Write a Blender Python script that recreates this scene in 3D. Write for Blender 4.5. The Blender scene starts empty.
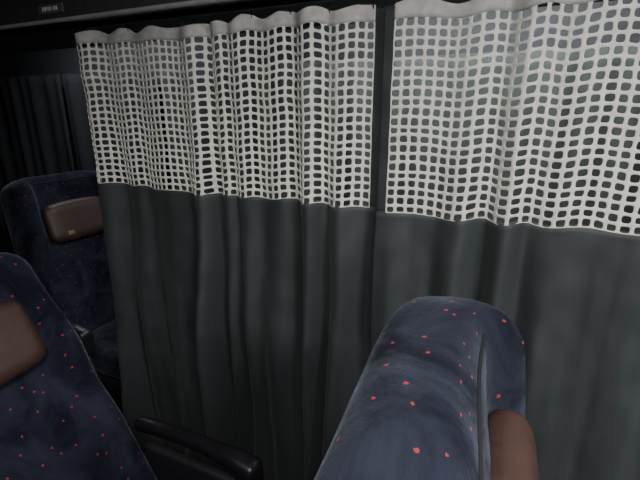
import bpy, bmesh, math, random
from mathutils import Vector, Matrix, noise
random.seed(3)
COL = bpy.context.scene.collection

# ------------------------------------------------------------ materials
def newmat(name):
    m = bpy.data.materials.new(name); m.use_nodes = True
    nt = m.node_tree
    return m, nt, nt.nodes['Principled BSDF']

def simple(name, col, rough=0.6, metal=0.0, nscale=40, var=0.15, bump=0.1, bscale=300, sheen=0.0, stretch=None):
    m, nt, b = newmat(name)
    tc = nt.nodes.new('ShaderNodeTexCoord')
    n = nt.nodes.new('ShaderNodeTexNoise'); n.inputs['Scale'].default_value = nscale
    if stretch:
        mp = nt.nodes.new('ShaderNodeMapping'); mp.inputs['Scale'].default_value = stretch
        nt.links.new(tc.outputs['Object'], mp.inputs['Vector']); nt.links.new(mp.outputs['Vector'], n.inputs['Vector'])
    else:
        nt.links.new(tc.outputs['Object'], n.inputs['Vector'])
    r = nt.nodes.new('ShaderNodeValToRGB')
    r.color_ramp.elements[0].position = 0.3; r.color_ramp.elements[1].position = 0.7
    r.color_ramp.elements[0].color = (*[c*(1-var) for c in col], 1)
    r.color_ramp.elements[1].color = (*[c*(1+var) for c in col], 1)
    nt.links.new(n.outputs['Fac'], r.inputs['Fac'])
    nt.links.new(r.outputs['Color'], b.inputs['Base Color'])
    b.inputs['Roughness'].default_value = rough
    b.inputs['Metallic'].default_value = metal
    if sheen: b.inputs['Sheen Weight'].default_value = sheen
    n2 = nt.nodes.new('ShaderNodeTexNoise'); n2.inputs['Scale'].default_value = bscale
    nt.links.new(tc.outputs['Object'], n2.inputs['Vector'])
    bp = nt.nodes.new('ShaderNodeBump'); bp.inputs['Strength'].default_value = bump
    bp.inputs['Distance'].default_value = 0.002
    nt.links.new(n2.outputs['Fac'], bp.inputs['Height'])
    nt.links.new(bp.outputs['Normal'], b.inputs['Normal'])
    return m

def plush():
    m, nt, b = newmat('plush_moquette')
    L = nt.links.new
    tc = nt.nodes.new('ShaderNodeTexCoord')
    n = nt.nodes.new('ShaderNodeTexNoise'); n.inputs['Scale'].default_value = 7; n.inputs['Detail'].default_value = 6
    n.inputs['Roughness'].default_value = 0.65; n.inputs['Distortion'].default_value = 0.8
    L(tc.outputs['Object'], n.inputs['Vector'])
    r = nt.nodes.new('ShaderNodeValToRGB')
    e = r.color_ramp.elements
    e[0].position = 0.38; e[1].position = 0.66
    e[0].color = (0.0075, 0.0085, 0.017, 1); e[1].color = (0.024, 0.027, 0.044, 1)
    L(n.outputs['Fac'], r.inputs['Fac'])
    wv = nt.nodes.new('ShaderNodeTexNoise'); wv.inputs['Scale'].default_value = 300
    L(tc.outputs['UV'], wv.inputs['Vector'])
    v = nt.nodes.new('ShaderNodeTexVoronoi'); v.voronoi_dimensions = '2D'
    v.inputs['Scale'].default_value = 19; v.inputs['Randomness'].default_value = 0.8
    L(tc.outputs['UV'], v.inputs['Vector'])
    a = nt.nodes.new('ShaderNodeMath'); a.operation = 'MULTIPLY_ADD'
    a.inputs[1].default_value = 0.12
    L(wv.outputs['Fac'], a.inputs[0]); L(v.outputs['Distance'], a.inputs[2])
    lt = nt.nodes.new('ShaderNodeMath'); lt.operation = 'LESS_THAN'; lt.inputs[1].default_value = 0.108
    L(a.outputs[0], lt.inputs[0])
    mx = nt.nodes.new('ShaderNodeMix'); mx.data_type = 'RGBA'
    L(lt.outputs[0], mx.inputs[0]); L(r.outputs['Color'], mx.inputs[6])
    mx.inputs[7].default_value = (0.26, 0.035, 0.045, 1)
    L(mx.outputs[2], b.inputs['Base Color'])
    b.inputs['Roughness'].default_value = 0.95
    b.inputs['Specular IOR Level'].default_value = 0.1
    sr = nt.nodes.new('ShaderNodeMapRange'); sr.inputs[1].default_value = 0.35; sr.inputs[2].default_value = 0.7
    sr.inputs[3].default_value = 0.05; sr.inputs[4].default_value = 0.34
    L(n.outputs['Fac'], sr.inputs[0]); L(sr.outputs[0], b.inputs['Sheen Weight'])
    b.inputs['Sheen Roughness'].default_value = 0.4
    b.inputs['Sheen Tint'].default_value = (0.55, 0.64, 0.80, 1)
    n2 = nt.nodes.new('ShaderNodeTexNoise'); n2.inputs['Scale'].default_value = 500
    L(tc.outputs['Object'], n2.inputs['Vector'])
    n3 = nt.nodes.new('ShaderNodeTexNoise'); n3.inputs['Scale'].default_value = 28; n3.inputs['Detail'].default_value = 4
    L(tc.outputs['Object'], n3.inputs['Vector'])
    bp = nt.nodes.new('ShaderNodeBump'); bp.inputs['Strength'].default_value = 0.4; bp.inputs['Distance'].default_value = 0.002
    L(n2.outputs['Fac'], bp.inputs['Height'])
    bp2 = nt.nodes.new('ShaderNodeBump'); bp2.inputs['Strength'].default_value = 0.4; bp2.inputs['Distance'].default_value = 0.006
    L(n3.outputs['Fac'], bp2.inputs['Height']); L(bp.outputs['Normal'], bp2.inputs['Normal'])
    L(bp2.outputs['Normal'], b.inputs['Normal'])
    return m

M_plush = plush()
M_brown = simple('brown_leatherette', (0.050, 0.025, 0.021), 0.5, nscale=30, bump=0.3, bscale=250)
M_black = simple('black_plastic', (0.012, 0.012, 0.016), 0.36, nscale=60, bump=0.12, bscale=500)
M_shell = simple('seat_shell_plastic', (0.016, 0.017, 0.022), 0.6)
M_crease = simple('crease_shade', (0.004, 0.004, 0.007), 0.8)  # near-black, paints the shade in the headrest crease
M_steel = simple('dark_steel', (0.06, 0.06, 0.065), 0.4, metal=0.8)
M_net = simple('net_yarn', (0.76, 0.76, 0.70), 0.9, nscale=60, var=0.12, bump=0.5, bscale=900, sheen=0.1)
M_header = simple('header_tape', (0.50, 0.49, 0.48), 0.9, nscale=50, var=0.15, bump=0.3, bscale=700)
M_cloth = simple('curtain_cloth', (0.030, 0.037, 0.040), 0.62, nscale=3, var=0.30, bump=0.25, bscale=900, sheen=0.08, stretch=(4.5, 1, 0.4))
M_navy = simple('window_drape_cloth', (0.028, 0.031, 0.038), 0.9, nscale=5, bump=0.2)
M_drape_lit = simple('window_drape_lit', (0.070, 0.080, 0.080), 0.9, nscale=5, bump=0.2)  # same drape cloth, lightened to look lit through the net holes
M_wall = simple('wall_laminate', (0.05, 0.055, 0.065), 0.6)
M_ceil = simple('ceiling_laminate', (0.30, 0.30, 0.30), 0.8)
M_floor = simple('floor_carpet', (0.018, 0.018, 0.024), 0.95, nscale=80, var=0.4, bump=0.6)
M_rack = simple('rack_panel', (0.050, 0.053, 0.056), 0.5)
M_trim = simple('rack_edge_trim', (0.34, 0.35, 0.35), 0.45)
M_label = simple('label_plate', (0.12, 0.12, 0.12), 0.5)
M_white = simple('label_print', (0.6, 0.6, 0.58), 0.6)
M_gold = simple('gold_thread', (0.20, 0.14, 0.07), 0.6)
M_glass = simple('dark_window_glass', (0.01, 0.012, 0.014), 0.12)

# ------------------------------------------------------------ helpers
def finish(name, me, mat, parent=None, smooth=True, loc=None, rot=None):
    o = bpy.data.objects.new(name, me); COL.objects.link(o)
    if mat: me.materials.append(mat)
    if smooth:
        for p in me.polygons: p.use_smooth = True
    if parent: o.parent = parent
    if loc: o.location = loc
    if rot: o.rotation_euler = rot
    return o

def empty(name, loc=(0,0,0)):
    e = bpy.data.objects.new(name, None); COL.objects.link(e); e.location = loc
    e.empty_display_size = 0.1
    return e

def rbox(name, size, r, mat, parent=None, n=(8,8,8), deform=None, loc=None, rot=None, center=(0,0,0)):
    """rounded box built from a subdivided cube, then deformed; UV = metres, box projected"""
    hx, hy, hz = [s/2 for s in size]
    r = min(r, hx, hy, hz)
    bm = bmesh.new(); cache = {}
    def lin(h, k):
        pts = []
        m = 4
        for i in range(m+1):
            pts.append(-h + r*(1-math.cos(math.pi/2*i/m)))
        for i in range(1, k):
            pts.append(-h + r + (2*h-2*r)*i/k)
        for i in range(m, -1, -1):
            pts.append(h - r*(1-math.cos(math.pi/2*i/m)))
        out = []
        for p in pts:
            if not out or p - out[-1] > 1e-6: out.append(p)
        return out
    X, Y, Z = lin(hx, n[0]), lin(hy, n[1]), lin(hz, n[2])
    uvl = bm.loops.layers.uv.new('UVMap')
    def vert(p):
        key = tuple(round(c, 6) for c in p)
        if key in cache: return cache[key]
        q = Vector(p)
        inner = Vector((max(-hx+r, min(hx-r, q.x)), max(-hy+r, min(hy-r, q.y)), max(-hz+r, min(hz-r, q.z))))
        d = q - inner
        if d.length > 1e-9:
            q = inner + d.normalized()*r
        q = q + Vector(center)
        if deform: q = Vector(deform(q))
        v = bm.verts.new(q); cache[key] = v
        return v
    def face(ps, uvf):
        vs = [vert(p) for p in ps]
        if len(set(vs)) < 3: return
        try: f = bm.faces.new(vs)
        except ValueError: return
        for l, p in zip(f.loops, ps): l[uvl].uv = uvf(p)
    for A, B, mk, uvf in (
        (Y, Z, lambda a,b,s: (s*hx,a,b), lambda p: (p[1], p[2])),
        (X, Z, lambda a,b,s: (a,s*hy,b), lambda p: (p[0]+3.3, p[2])),
        (X, Y, lambda a,b,s: (a,b,s*hz), lambda p: (p[1], hz*1.0 + (hx-p[0]) ))):
        for s in (-1, 1):
            for i in range(len(A)-1):
                for j in range(len(B)-1):
                    ps = [mk(A[i],B[j],s), mk(A[i+1],B[j],s), mk(A[i+1],B[j+1],s), mk(A[i],B[j+1],s)]
                    face(ps, uvf)
    bmesh.ops.recalc_face_normals(bm, faces=bm.faces)
    me = bpy.data.meshes.new(name); bm.to_mesh(me); bm.free()
    return finish(name, me, mat, parent, True, loc, rot)

def tube(name, pts, rad, mat, parent=None, seg=8):
    cu = bpy.data.curves.new(name, 'CURVE'); cu.dimensions = '3D'
    sp = cu.splines.new('POLY'); sp.points.add(len(pts)-1)
    for i, p in enumerate(pts): sp.points[i].co = (*p, 1)
    cu.bevel_depth = rad; cu.bevel_resolution = 3; cu.use_fill_caps = True
    o = bpy.data.objects.new(name, cu); COL.objects.link(o)
    cu.materials.append(mat)
    if parent: o.parent = parent
    return o

def sm(a, b, x):
    t = max(0, min(1, (x-a)/(b-a))); return t*t*(3-2*t)

# ------------------------------------------------------------ coach seat
def coach_seat(hx, cy, tilt, mark=False, lift=0.0, yaw=0.0):
    root = empty('coach_seat', (hx, cy, 0))
    root.rotation_euler = (0, 0, math.radians(yaw))
    Lb = 0.80 + lift; HZ = 0.43
    T = Matrix.Translation((0, 0, HZ)) @ Matrix.Rotation(-math.radians(tilt), 4, 'Y')
    def wingf(y, t):
        return sm(0.145, 0.205, abs(y)) * sm(0.34, 0.52, t)
    def front_extra(y, t):
        e = 0.035*wingf(y, t) * (1 - 0.45*sm(Lb-0.08, Lb, t))
        e += -0.016*(1-wingf(y, t))*sm(0.35, 0.55, t)
        e += 0.015*math.exp(-((t-0.22)/0.15)**2)
        e += 0.02*sm(0.15, 0.24, abs(y))*(1-sm(0.3, 0.5, t))
        return e
    def drop(y): return 0.018*sm(0.13, 0.27, abs(y))
    def dback(q):
        w, y, t = q.x, q.y, q.z
        f = sm(0.0, 0.06, w)
        w2 = w + f*front_extra(y, t)
        g = sm(0.0, -0.09, w) if w < 0 else 0
        w2 -= 0.018*g*math.exp(-((t-0.5)/0.2)**2)
        t2 = t - drop(y)*sm(0.5, 0.8, t)
        y2 = y*(1 - 0.07*sm(0.45, 0.8, t) )
        nz = noise.noise(Vector((w*7, y*7+cy*5, t*7+hx)))*0.007
        return T @ Vector((w2 + nz, y2, t2 + nz*0.5))
    rbox('backrest', (0.155, 0.52, Lb), 0.062, M_plush, root, n=(4,22,26), deform=dback,
         center=(-0.0125, 0, Lb/2))
    pts = []
    for i in range(41):
        y = -0.15 + 0.30*i/40
        w0 = 0.0615; t0 = Lb-0.040
        nz = noise.noise(Vector((w0*7, y*7+cy*5, t0*7+hx)))*0.007
        pts.append(T @ Vector((w0 + front_extra(y, t0) + nz, y*0.93, t0 - drop(y) + nz*0.5)))
    tube('head_crease_shade', pts, 0.0026, M_crease, root)  # thin dark tube drawn in for the shaded crease
    def dp(q):
        k = 1 - 0.25*(q.y/0.15)**4
        x = q.x*k
        z = q.z*(1 - 0.12*(q.y/0.15)**2)
        w = 0.063 + x + 0.010*(q.y/0.15)**2
        return T @ Vector((w, q.y, Lb - 0.235 + z))
    rbox('head_pillow', (0.075, 0.32, 0.195), 0.036, M_brown, root, n=(2,14,8), deform=dp)
    if mark:
        def dm(q): return T @ Vector((0.1015+q.x, q.y-0.075, Lb-0.290+q.z))
        rbox('embroidered_mark', (0.004, 0.03, 0.02), 0.002, M_gold, root, n=(2,2,2), deform=dm)
    def ds(q): return T @ q
    rbox('back_shell', (0.03, 0.49, 0.42), 0.014, M_shell, root, n=(2,6,6), deform=ds, center=(-0.095, 0, 0.22))
    def dc(q):
        z = q.z + 0.018*sm(0.15, 0.25, abs(q.y))
        z -= 0.04*sm(0.36, 0.52, q.x)
        return Vector((q.x, q.y, z))
    rbox('seat_cushion', (0.50, 0.50, 0.15), 0.055, M_plush, root, n=(14,14,4), deform=dc, center=(0.27, 0, 0.40))
    rbox('seat_pan', (0.44, 0.46, 0.07), 0.02, M_shell, root, n=(4,4,2), center=(0.25, 0, 0.30))
    for s in (-1, 1):
        rbox('leg_frame', (0.34, 0.04, 0.27), 0.015, M_steel, root, n=(4,2,4), center=(0.22, s*0.16, 0.14),
             deform=lambda q: Vector((0.22+(q.x-0.22)*(1-0.45*sm(0.02,0.27,q.z)*0.6), q.y, q.z)))
        rbox('floor_rail', (0.50, 0.05, 0.02), 0.008, M_steel, root, n=(2,2,2), center=(0.22, s*0.16, 0.01))
    for s in (-1, 1):
        yc = s*0.315
        def da(q, yc=yc):
            k = (q.x+0.21)/0.42
            wid = 0.80 + 0.45*sm(0.5, 1.0, k)
            z = q.z*(0.85+0.45*sm(0.6, 1, k)) + 0.014*math.sin(k*math.pi)
            z -= 0.07*sm(0.84, 0.95, k)*(1 if q.z < 0 else 0.10)
            return Vector((q.x+0.10, yc + q.y*wid, 0.61+z))
        rbox('armrest', (0.43, 0.052, 0.045), 0.02, M_black, root, n=(20,3,3), deform=da)
        rbox('armrest_side_panel', (0.32, 0.028, 0.28), 0.012, M_shell, root, n=(6,2,4), center=(0.10, s*0.293, 0.44),
             deform=lambda q: Vector((q.x + 0.05*sm(0.5,0.3,q.z), q.y, q.z)))
        bm = bmesh.new()
        bmesh.ops.create_cone(bm, cap_ends=True, segments=28, radius1=0.055, radius2=0.048, depth=0.026,
            matrix=Matrix.Translation((0.0, s*0.278, 0.44)) @ Matrix.Rotation(-s*math.pi/2, 4, 'X'))
        me = bpy.data.meshes.new('recliner_hub'); bm.to_mesh(me); bm.free()
        finish('recliner_hub', me, M_black, root, False)
    def df(q): return Matrix.Translation((0.55,0,0.24)) @ Matrix.Rotation(math.radians(20),4,'Y') @ q
    rbox('leg_rest', (0.05, 0.42, 0.26), 0.022, M_plush, root, n=(2,8,6), deform=df)
    return root

coach_seat(0.060, -0.595, 8, lift=0.032, yaw=4.5)
coach_seat(-0.825, -0.590, 31, lift=0.025)
coach_seat(-1.84, 0.325, 15, mark=True)

# ------------------------------------------------------------ curtains
ZT, ZN, ZB = 1.722, 1.260, 0.10     # header top, net bottom, hem
def make_surface(x0, x1, nf, amp, seed):
    W = x1-x0
    def S(s, z):
        sc = s
        ph = 2*math.pi*(nf*sc + 0.35*math.sin(2*math.pi*sc*1.3+seed) + 0.15*math.sin(2*math.pi*sc*3.1+seed*2))
        low = sm(1.50, 0.85, z)
        ph2 = ph + 0.8*math.sin(2.2*z+seed)*low + 0.6*low*noise.noise(Vector((s*5, z*2.0, seed+3)))
        a = amp*(0.8 + 0.45*math.sin(2*math.pi*sc*2.3+seed*1.3))
        y = a*math.sin(ph2)*(1+1.5*low) + 0.8*a*math.sin(ph2*0.43+seed+z*0.8)*(1+0.6*low)
        y *= 0.8
        y += low*0.034*noise.noise(Vector((s*W*8, z*1.8, seed+1)))
        y += low*0.010*noise.noise(Vector((s*W*26, z*2.4, seed+7)))
        y += 0.004*noise.noise(Vector((s*W*22, z*14, seed)))
        x = x0 + W*s + 0.15*a*math.cos(ph2)*max(0, min(1, 8*s, 8*(1-s)))
        dz = 0.0035*math.cos(ph) * (1 if z > 1.2 else sm(0.9, 1.2, z)) + 0.004*math.sin(2*math.pi*sc*1.4+seed)
        return Vector((x, y, z+dz))
    return S

def curtain(x0, x1, nf, amp, seed, cols, rows, bl, br):
    root = empty('partition_curtain', ((x0+x1)/2, 0, ZT))
    inv = Matrix.Translation((-(x0+x1)/2, 0, -ZT))
    S = make_surface(x0, x1, nf, amp, seed)
    W = x1-x0
    zn0 = ZT-0.030
    bm = bmesh.new()
    ss = []
    for i in range(cols):
        for f in (0.0, 0.16, 0.5, 0.84): ss.append((i+f, f))
    ss.append((cols, 0.0))
    zz = []
    for j in range(rows):
        for f in (0.0, 0.16, 0.5, 0.84): zz.append((j+f, f))
    zz.append((rows, 0.0))
    grid = []
    for b, fb in zz:
        row = []
        for a, fa in ss:
            jx = 0.09*noise.noise(Vector((int(a+0.5)*1.7, b*0.6, seed))) + 0.07*noise.noise(Vector((a*1.3, b*1.4, seed+20)))
            jz = 0.16*noise.noise(Vector((a*0.25, int(b+0.5)*2.1, seed+5))) + 0.08*noise.noise(Vector((a*1.1, b*1.1, seed+9)))
            if a in (0, cols): jx = 0
            if b in (0, rows): jz = 0
            s = (a+jx)/cols
            z = zn0 + (ZN-zn0)*(b+jz)/rows
            p = S(s, z)
            row.append(bm.verts.new(inv @ p))
        grid.append(row)
    for j in range(len(zz)-1):
        for i in range(len(ss)-1):
            hole = (i % 4 in (1, 2)) and (j % 4 in (1, 2))
            if not hole:
                bm.faces.new((grid[j][i], grid[j+1][i], grid[j+1][i+1], grid[j][i+1]))
    bmesh.ops.delete(bm, geom=[v for v in bm.verts if not v.link_faces], context='VERTS')
    bmesh.ops.recalc_face_normals(bm, faces=bm.faces)
    me = bpy.data.meshes.new('net_panel'); bm.to_mesh(me); bm.free()
    o = finish('net_panel', me, M_net, root)
    so = o.modifiers.new('sol', 'SOLIDIFY'); so.thickness = 0.0028; so.offset = 0
    su = o.modifiers.new('sub', 'SUBSURF'); su.levels = 1; su.render_levels = 1
    def strip(name, za, zb, ns, nz, mat, off=0.0, topfn=None, th=0.0016, s0=0.0, s1=1.0):
        bm = bmesh.new(); g = []
        for j in range(nz+1):
            r = []
            for i in range(ns+1):
                s = s0+(s1-s0)*i/ns; k = j/nz
                zt = za + (topfn(s) if topfn else 0)
                z = zt + (zb-zt)*k
                p = S(s, z); p.y += off
                r.append(bm.verts.new(inv @ p))
            g.append(r)
        for j in range(nz):
            for i in range(ns):
                bm.faces.new((g[j][i], g[j+1][i], g[j+1][i+1], g[j][i+1]))
        me = bpy.data.meshes.new(name); bm.to_mesh(me); bm.free()
        o = finish(name, me, mat, root)
        m = o.modifiers.new('sol', 'SOLIDIFY'); m.thickness = th; m.offset = 0
        return o
    nh = nf
    strip('header_tape', ZT, zn0-0.003, 260, 4, M_header, 0, lambda s: 0.0035*math.cos(2*math.pi*s*nh*1.0+seed)+0.002*math.sin(s*41), 0.003)
    e0, e1 = -bl/W, 1+br/W
    strip('dark_cloth', ZN+0.006, ZB, 320, 70, M_cloth, 0.0, s0=e0, s1=e1)
    if bl: strip('edge_binding_a', ZT-0.004, ZN, 6, 30, M_cloth, 0.001, s0=e0, s1=0.004)
    if br: strip('edge_binding_b', ZT-0.004, ZN, 6, 30, M_cloth, 0.001, s0=0.996, s1=e1)
    strip('bottom_hem', ZB+0.05, ZB-0.002, 260, 2, M_cloth, -0.001, None, 0.004, s0=e0, s1=e1)
    for k in range(int(nh)+1):
        s = min(0.995, max(0.005, k/nh)); p = S(s, ZT-0.006)
        tube('hook', [inv @ Vector((p.x, p.y, p.z)), inv @ Vector((p.x, p.y*0.5, p.z+0.012)), inv @ Vector((p.x, 0, ZT+0.018))], 0.0016, M_steel, root)
    return root

curtain(-1.305, -0.335, 9, 0.015, 1.0, 46, 21, 0.016, 0.020)
curtain(-0.285, 0.95, 8, 0.014, 4.2, 54, 21, 0.024, 0.0)

# ------------------------------------------------------------ rail + overhead rack
def box(name, a, b, mat, parent=None, bev=0.0):
    bm = bmesh.new()
    bmesh.ops.create_cube(bm, size=1)
    for v in bm.verts:
        v.co = Vector([(a[i]+b[i])/2 + v.co[i]*(b[i]-a[i]) for i in range(3)])
    if bev: bmesh.ops.bevel(bm, geom=list(bm.edges), offset=bev, segments=3, affect='EDGES', profile=0.5)
    me = bpy.data.meshes.new(name); bm.to_mesh(me); bm.free()
    return finish(name, me, mat, parent, False)

XR = -4.6
rail = empty('curtain_rail', (0, 0, 1.74))
def rb(name, a, b, mat, bev):
    return box(name, (a[0], a[1], a[2]-1.74), (b[0], b[1], b[2]-1.74), mat, rail, bev)
rb('rail_channel', (XR+.1, -0.014, 1.738), (1.5, 0.014, 1.752), M_steel, 0.003)
rb('rail_lip', (XR+.1, -0.018, 1.735), (1.5, -0.012, 1.744), M_shell, 0.001)

rack = empty('overhead_luggage_rack', (0, 0, 1.8))
def kb(name, a, b, mat, bev):
    return box(name, (a[0], a[1], a[2]-1.8), (b[0], b[1], b[2]-1.8), mat, rack, bev)
kb('rack_body', (XR+.1, -0.05, 1.752), (1.5, 0.35, 1.92), M_rack, 0.012)
tube('rack_edge_trim', [(XR+.1, -0.056, -0.044), (1.5, -0.056, -0.044)], 0.0065, M_trim, rack)
kb('label_plate', (-1.39, -0.054, 1.778), (-1.28, -0.049, 1.803), M_label, 0.001)
for i, (x, w) in enumerate(((-1.37, .018), (-1.345, .015), (-1.32, .018))):
    kb('label_mark', (x, -0.056, 1.785), (x+w, -0.0535, 1.796), M_white, 0.0005)

# ------------------------------------------------------------ body shell
box('floor', (XR, -2.1, -0.05), (1.6, 1.2, 0.0), M_floor)
box('ceiling', (XR, -2.1, 2.10), (1.6, 1.2, 2.15), M_ceil)
box('wall_window_side', (XR, 1.2, 0), (1.6, 1.25, 2.1), M_wall)
box('wall_near_side', (XR, -2.15, 0), (1.6, -2.1, 2.1), M_wall)
box('wall_rear', (XR-.05, -2.1, 0), (XR, 1.2, 2.1), M_wall)
box('wall_front', (1.6, -2.1, 0), (1.65, 1.2, 2.1), M_wall)

for n_, (xa, xb) in enumerate(((-4.5, -3.1), (-3.0, -1.55), (-1.45, 0.0), (0.1, 1.5))):
    w = empty('window_%d' % (n_+1))
    box('glass', (xa+.03, 1.188, 0.88), (xb-.03, 1.196, 1.62), M_glass, w)
    for nm, a, b in (('frame_bottom', (xa,1.18,.84), (xb,1.199,.88)), ('frame_top', (xa,1.18,1.62), (xb,1.199,1.66)),
                     ('frame_left', (xa,1.18,.88), (xa+.04,1.199,1.62)), ('frame_right', (xb-.04,1.18,.88), (xb,1.199,1.62))):
        box(nm, a, b, M_shell, w, 0.004)

def drape(x0, x1, y0, nf, seed, mat):
    bm = bmesh.new(); g = []
    ns, nz = 240, 20
    for j in range(nz+1):
        r = []
        z = 1.74 + (0.45-1.74)*j/nz
        for i in range(ns+1):
            s = i/ns
            ph = 2*math.pi*nf*s + 0.9*math.sin(s*17+seed)
            y = y0 + 0.011*math.sin(ph) + 0.008*math.sin(ph*.5+z*2)
            r.append(bm.verts.new((x0+(x1-x0)*s, y, z)))
        g.append(r)
    for j in range(nz):
        for i in range(ns): bm.faces.new((g[j][i], g[j+1][i], g[j+1][i+1], g[j][i+1]))
    me = bpy.data.meshes.new('window_drape'); bm.to_mesh(me); bm.free()
    o = finish('window_drape', me, mat)
    m = o.modifiers.new('sol', 'SOLIDIFY'); m.thickness = 0.002
drape(-4.5, -3.0, 1.12, 11, 1.3, M_navy)
drape(-2.98, -2.1, 1.12, 7, 0.3, M_navy)
drape(-2.08, 1.5, 1.12, 24, 2.3, M_drape_lit)

# ------------------------------------------------------------ ceiling lamp and added fills
def lamp(x, y, sx, sy, power, col):
    e = empty('lamp_or_fill', (x, y, 2.1))
    bm = bmesh.new(); bmesh.ops.create_cube(bm, size=1)
    for v in bm.verts: v.co = Vector((v.co.x*(sx+.04), v.co.y*(sy+.04), v.co.z*0.02-0.01))
    me = bpy.data.meshes.new('lamp_or_fill_housing'); bm.to_mesh(me); bm.free()
    finish('lamp_or_fill_housing', me, M_trim, e, False)
    l = bpy.data.lights.new('lamp_light', 'AREA'); l.shape = 'RECTANGLE'; l.size = sx; l.size_y = sy
    l.energy = power; l.color = col
    o = bpy.data.objects.new('lamp_light', l); COL.objects.link(o); o.parent = e
    o.location = (0, 0, -0.03)
lamp(0.0, -1.1, 0.6, 0.22, 19, (1.0, 0.97, 0.93))
lamp(1.05, -1.2, 0.8, 0.25, 46, (1.0, 0.97, 0.93))  # unseen side light, added to shade the curtain folds
lamp(-2.4, 0.75, 1.0, 0.2, 6.0, (0.95, 0.98, 1.0))  # unseen fill, added to lift the dark far-left background
lamp(-0.2, 0.75, 1.2, 0.2, 18.0, (0.95, 1.0, 0.97))  # unseen fill, added to brighten what shows through the net

w = bpy.data.worlds.new('World'); bpy.context.scene.world = w; w.use_nodes = True
w.node_tree.nodes['Background'].inputs[0].default_value = (0.05, 0.055, 0.06, 1)

# ------------------------------------------------------------ camera
cam = bpy.data.cameras.new('Camera'); co = bpy.data.objects.new('Camera', cam); COL.objects.link(co)
cam.sensor_width = 36; cam.lens = 425/640*36; cam.clip_start = 0.02
co.location = (0, -1.0, 1.5)
co.rotation_euler = (math.radians(90-17), 0, math.radians(25))
bpy.context.scene.camera = co
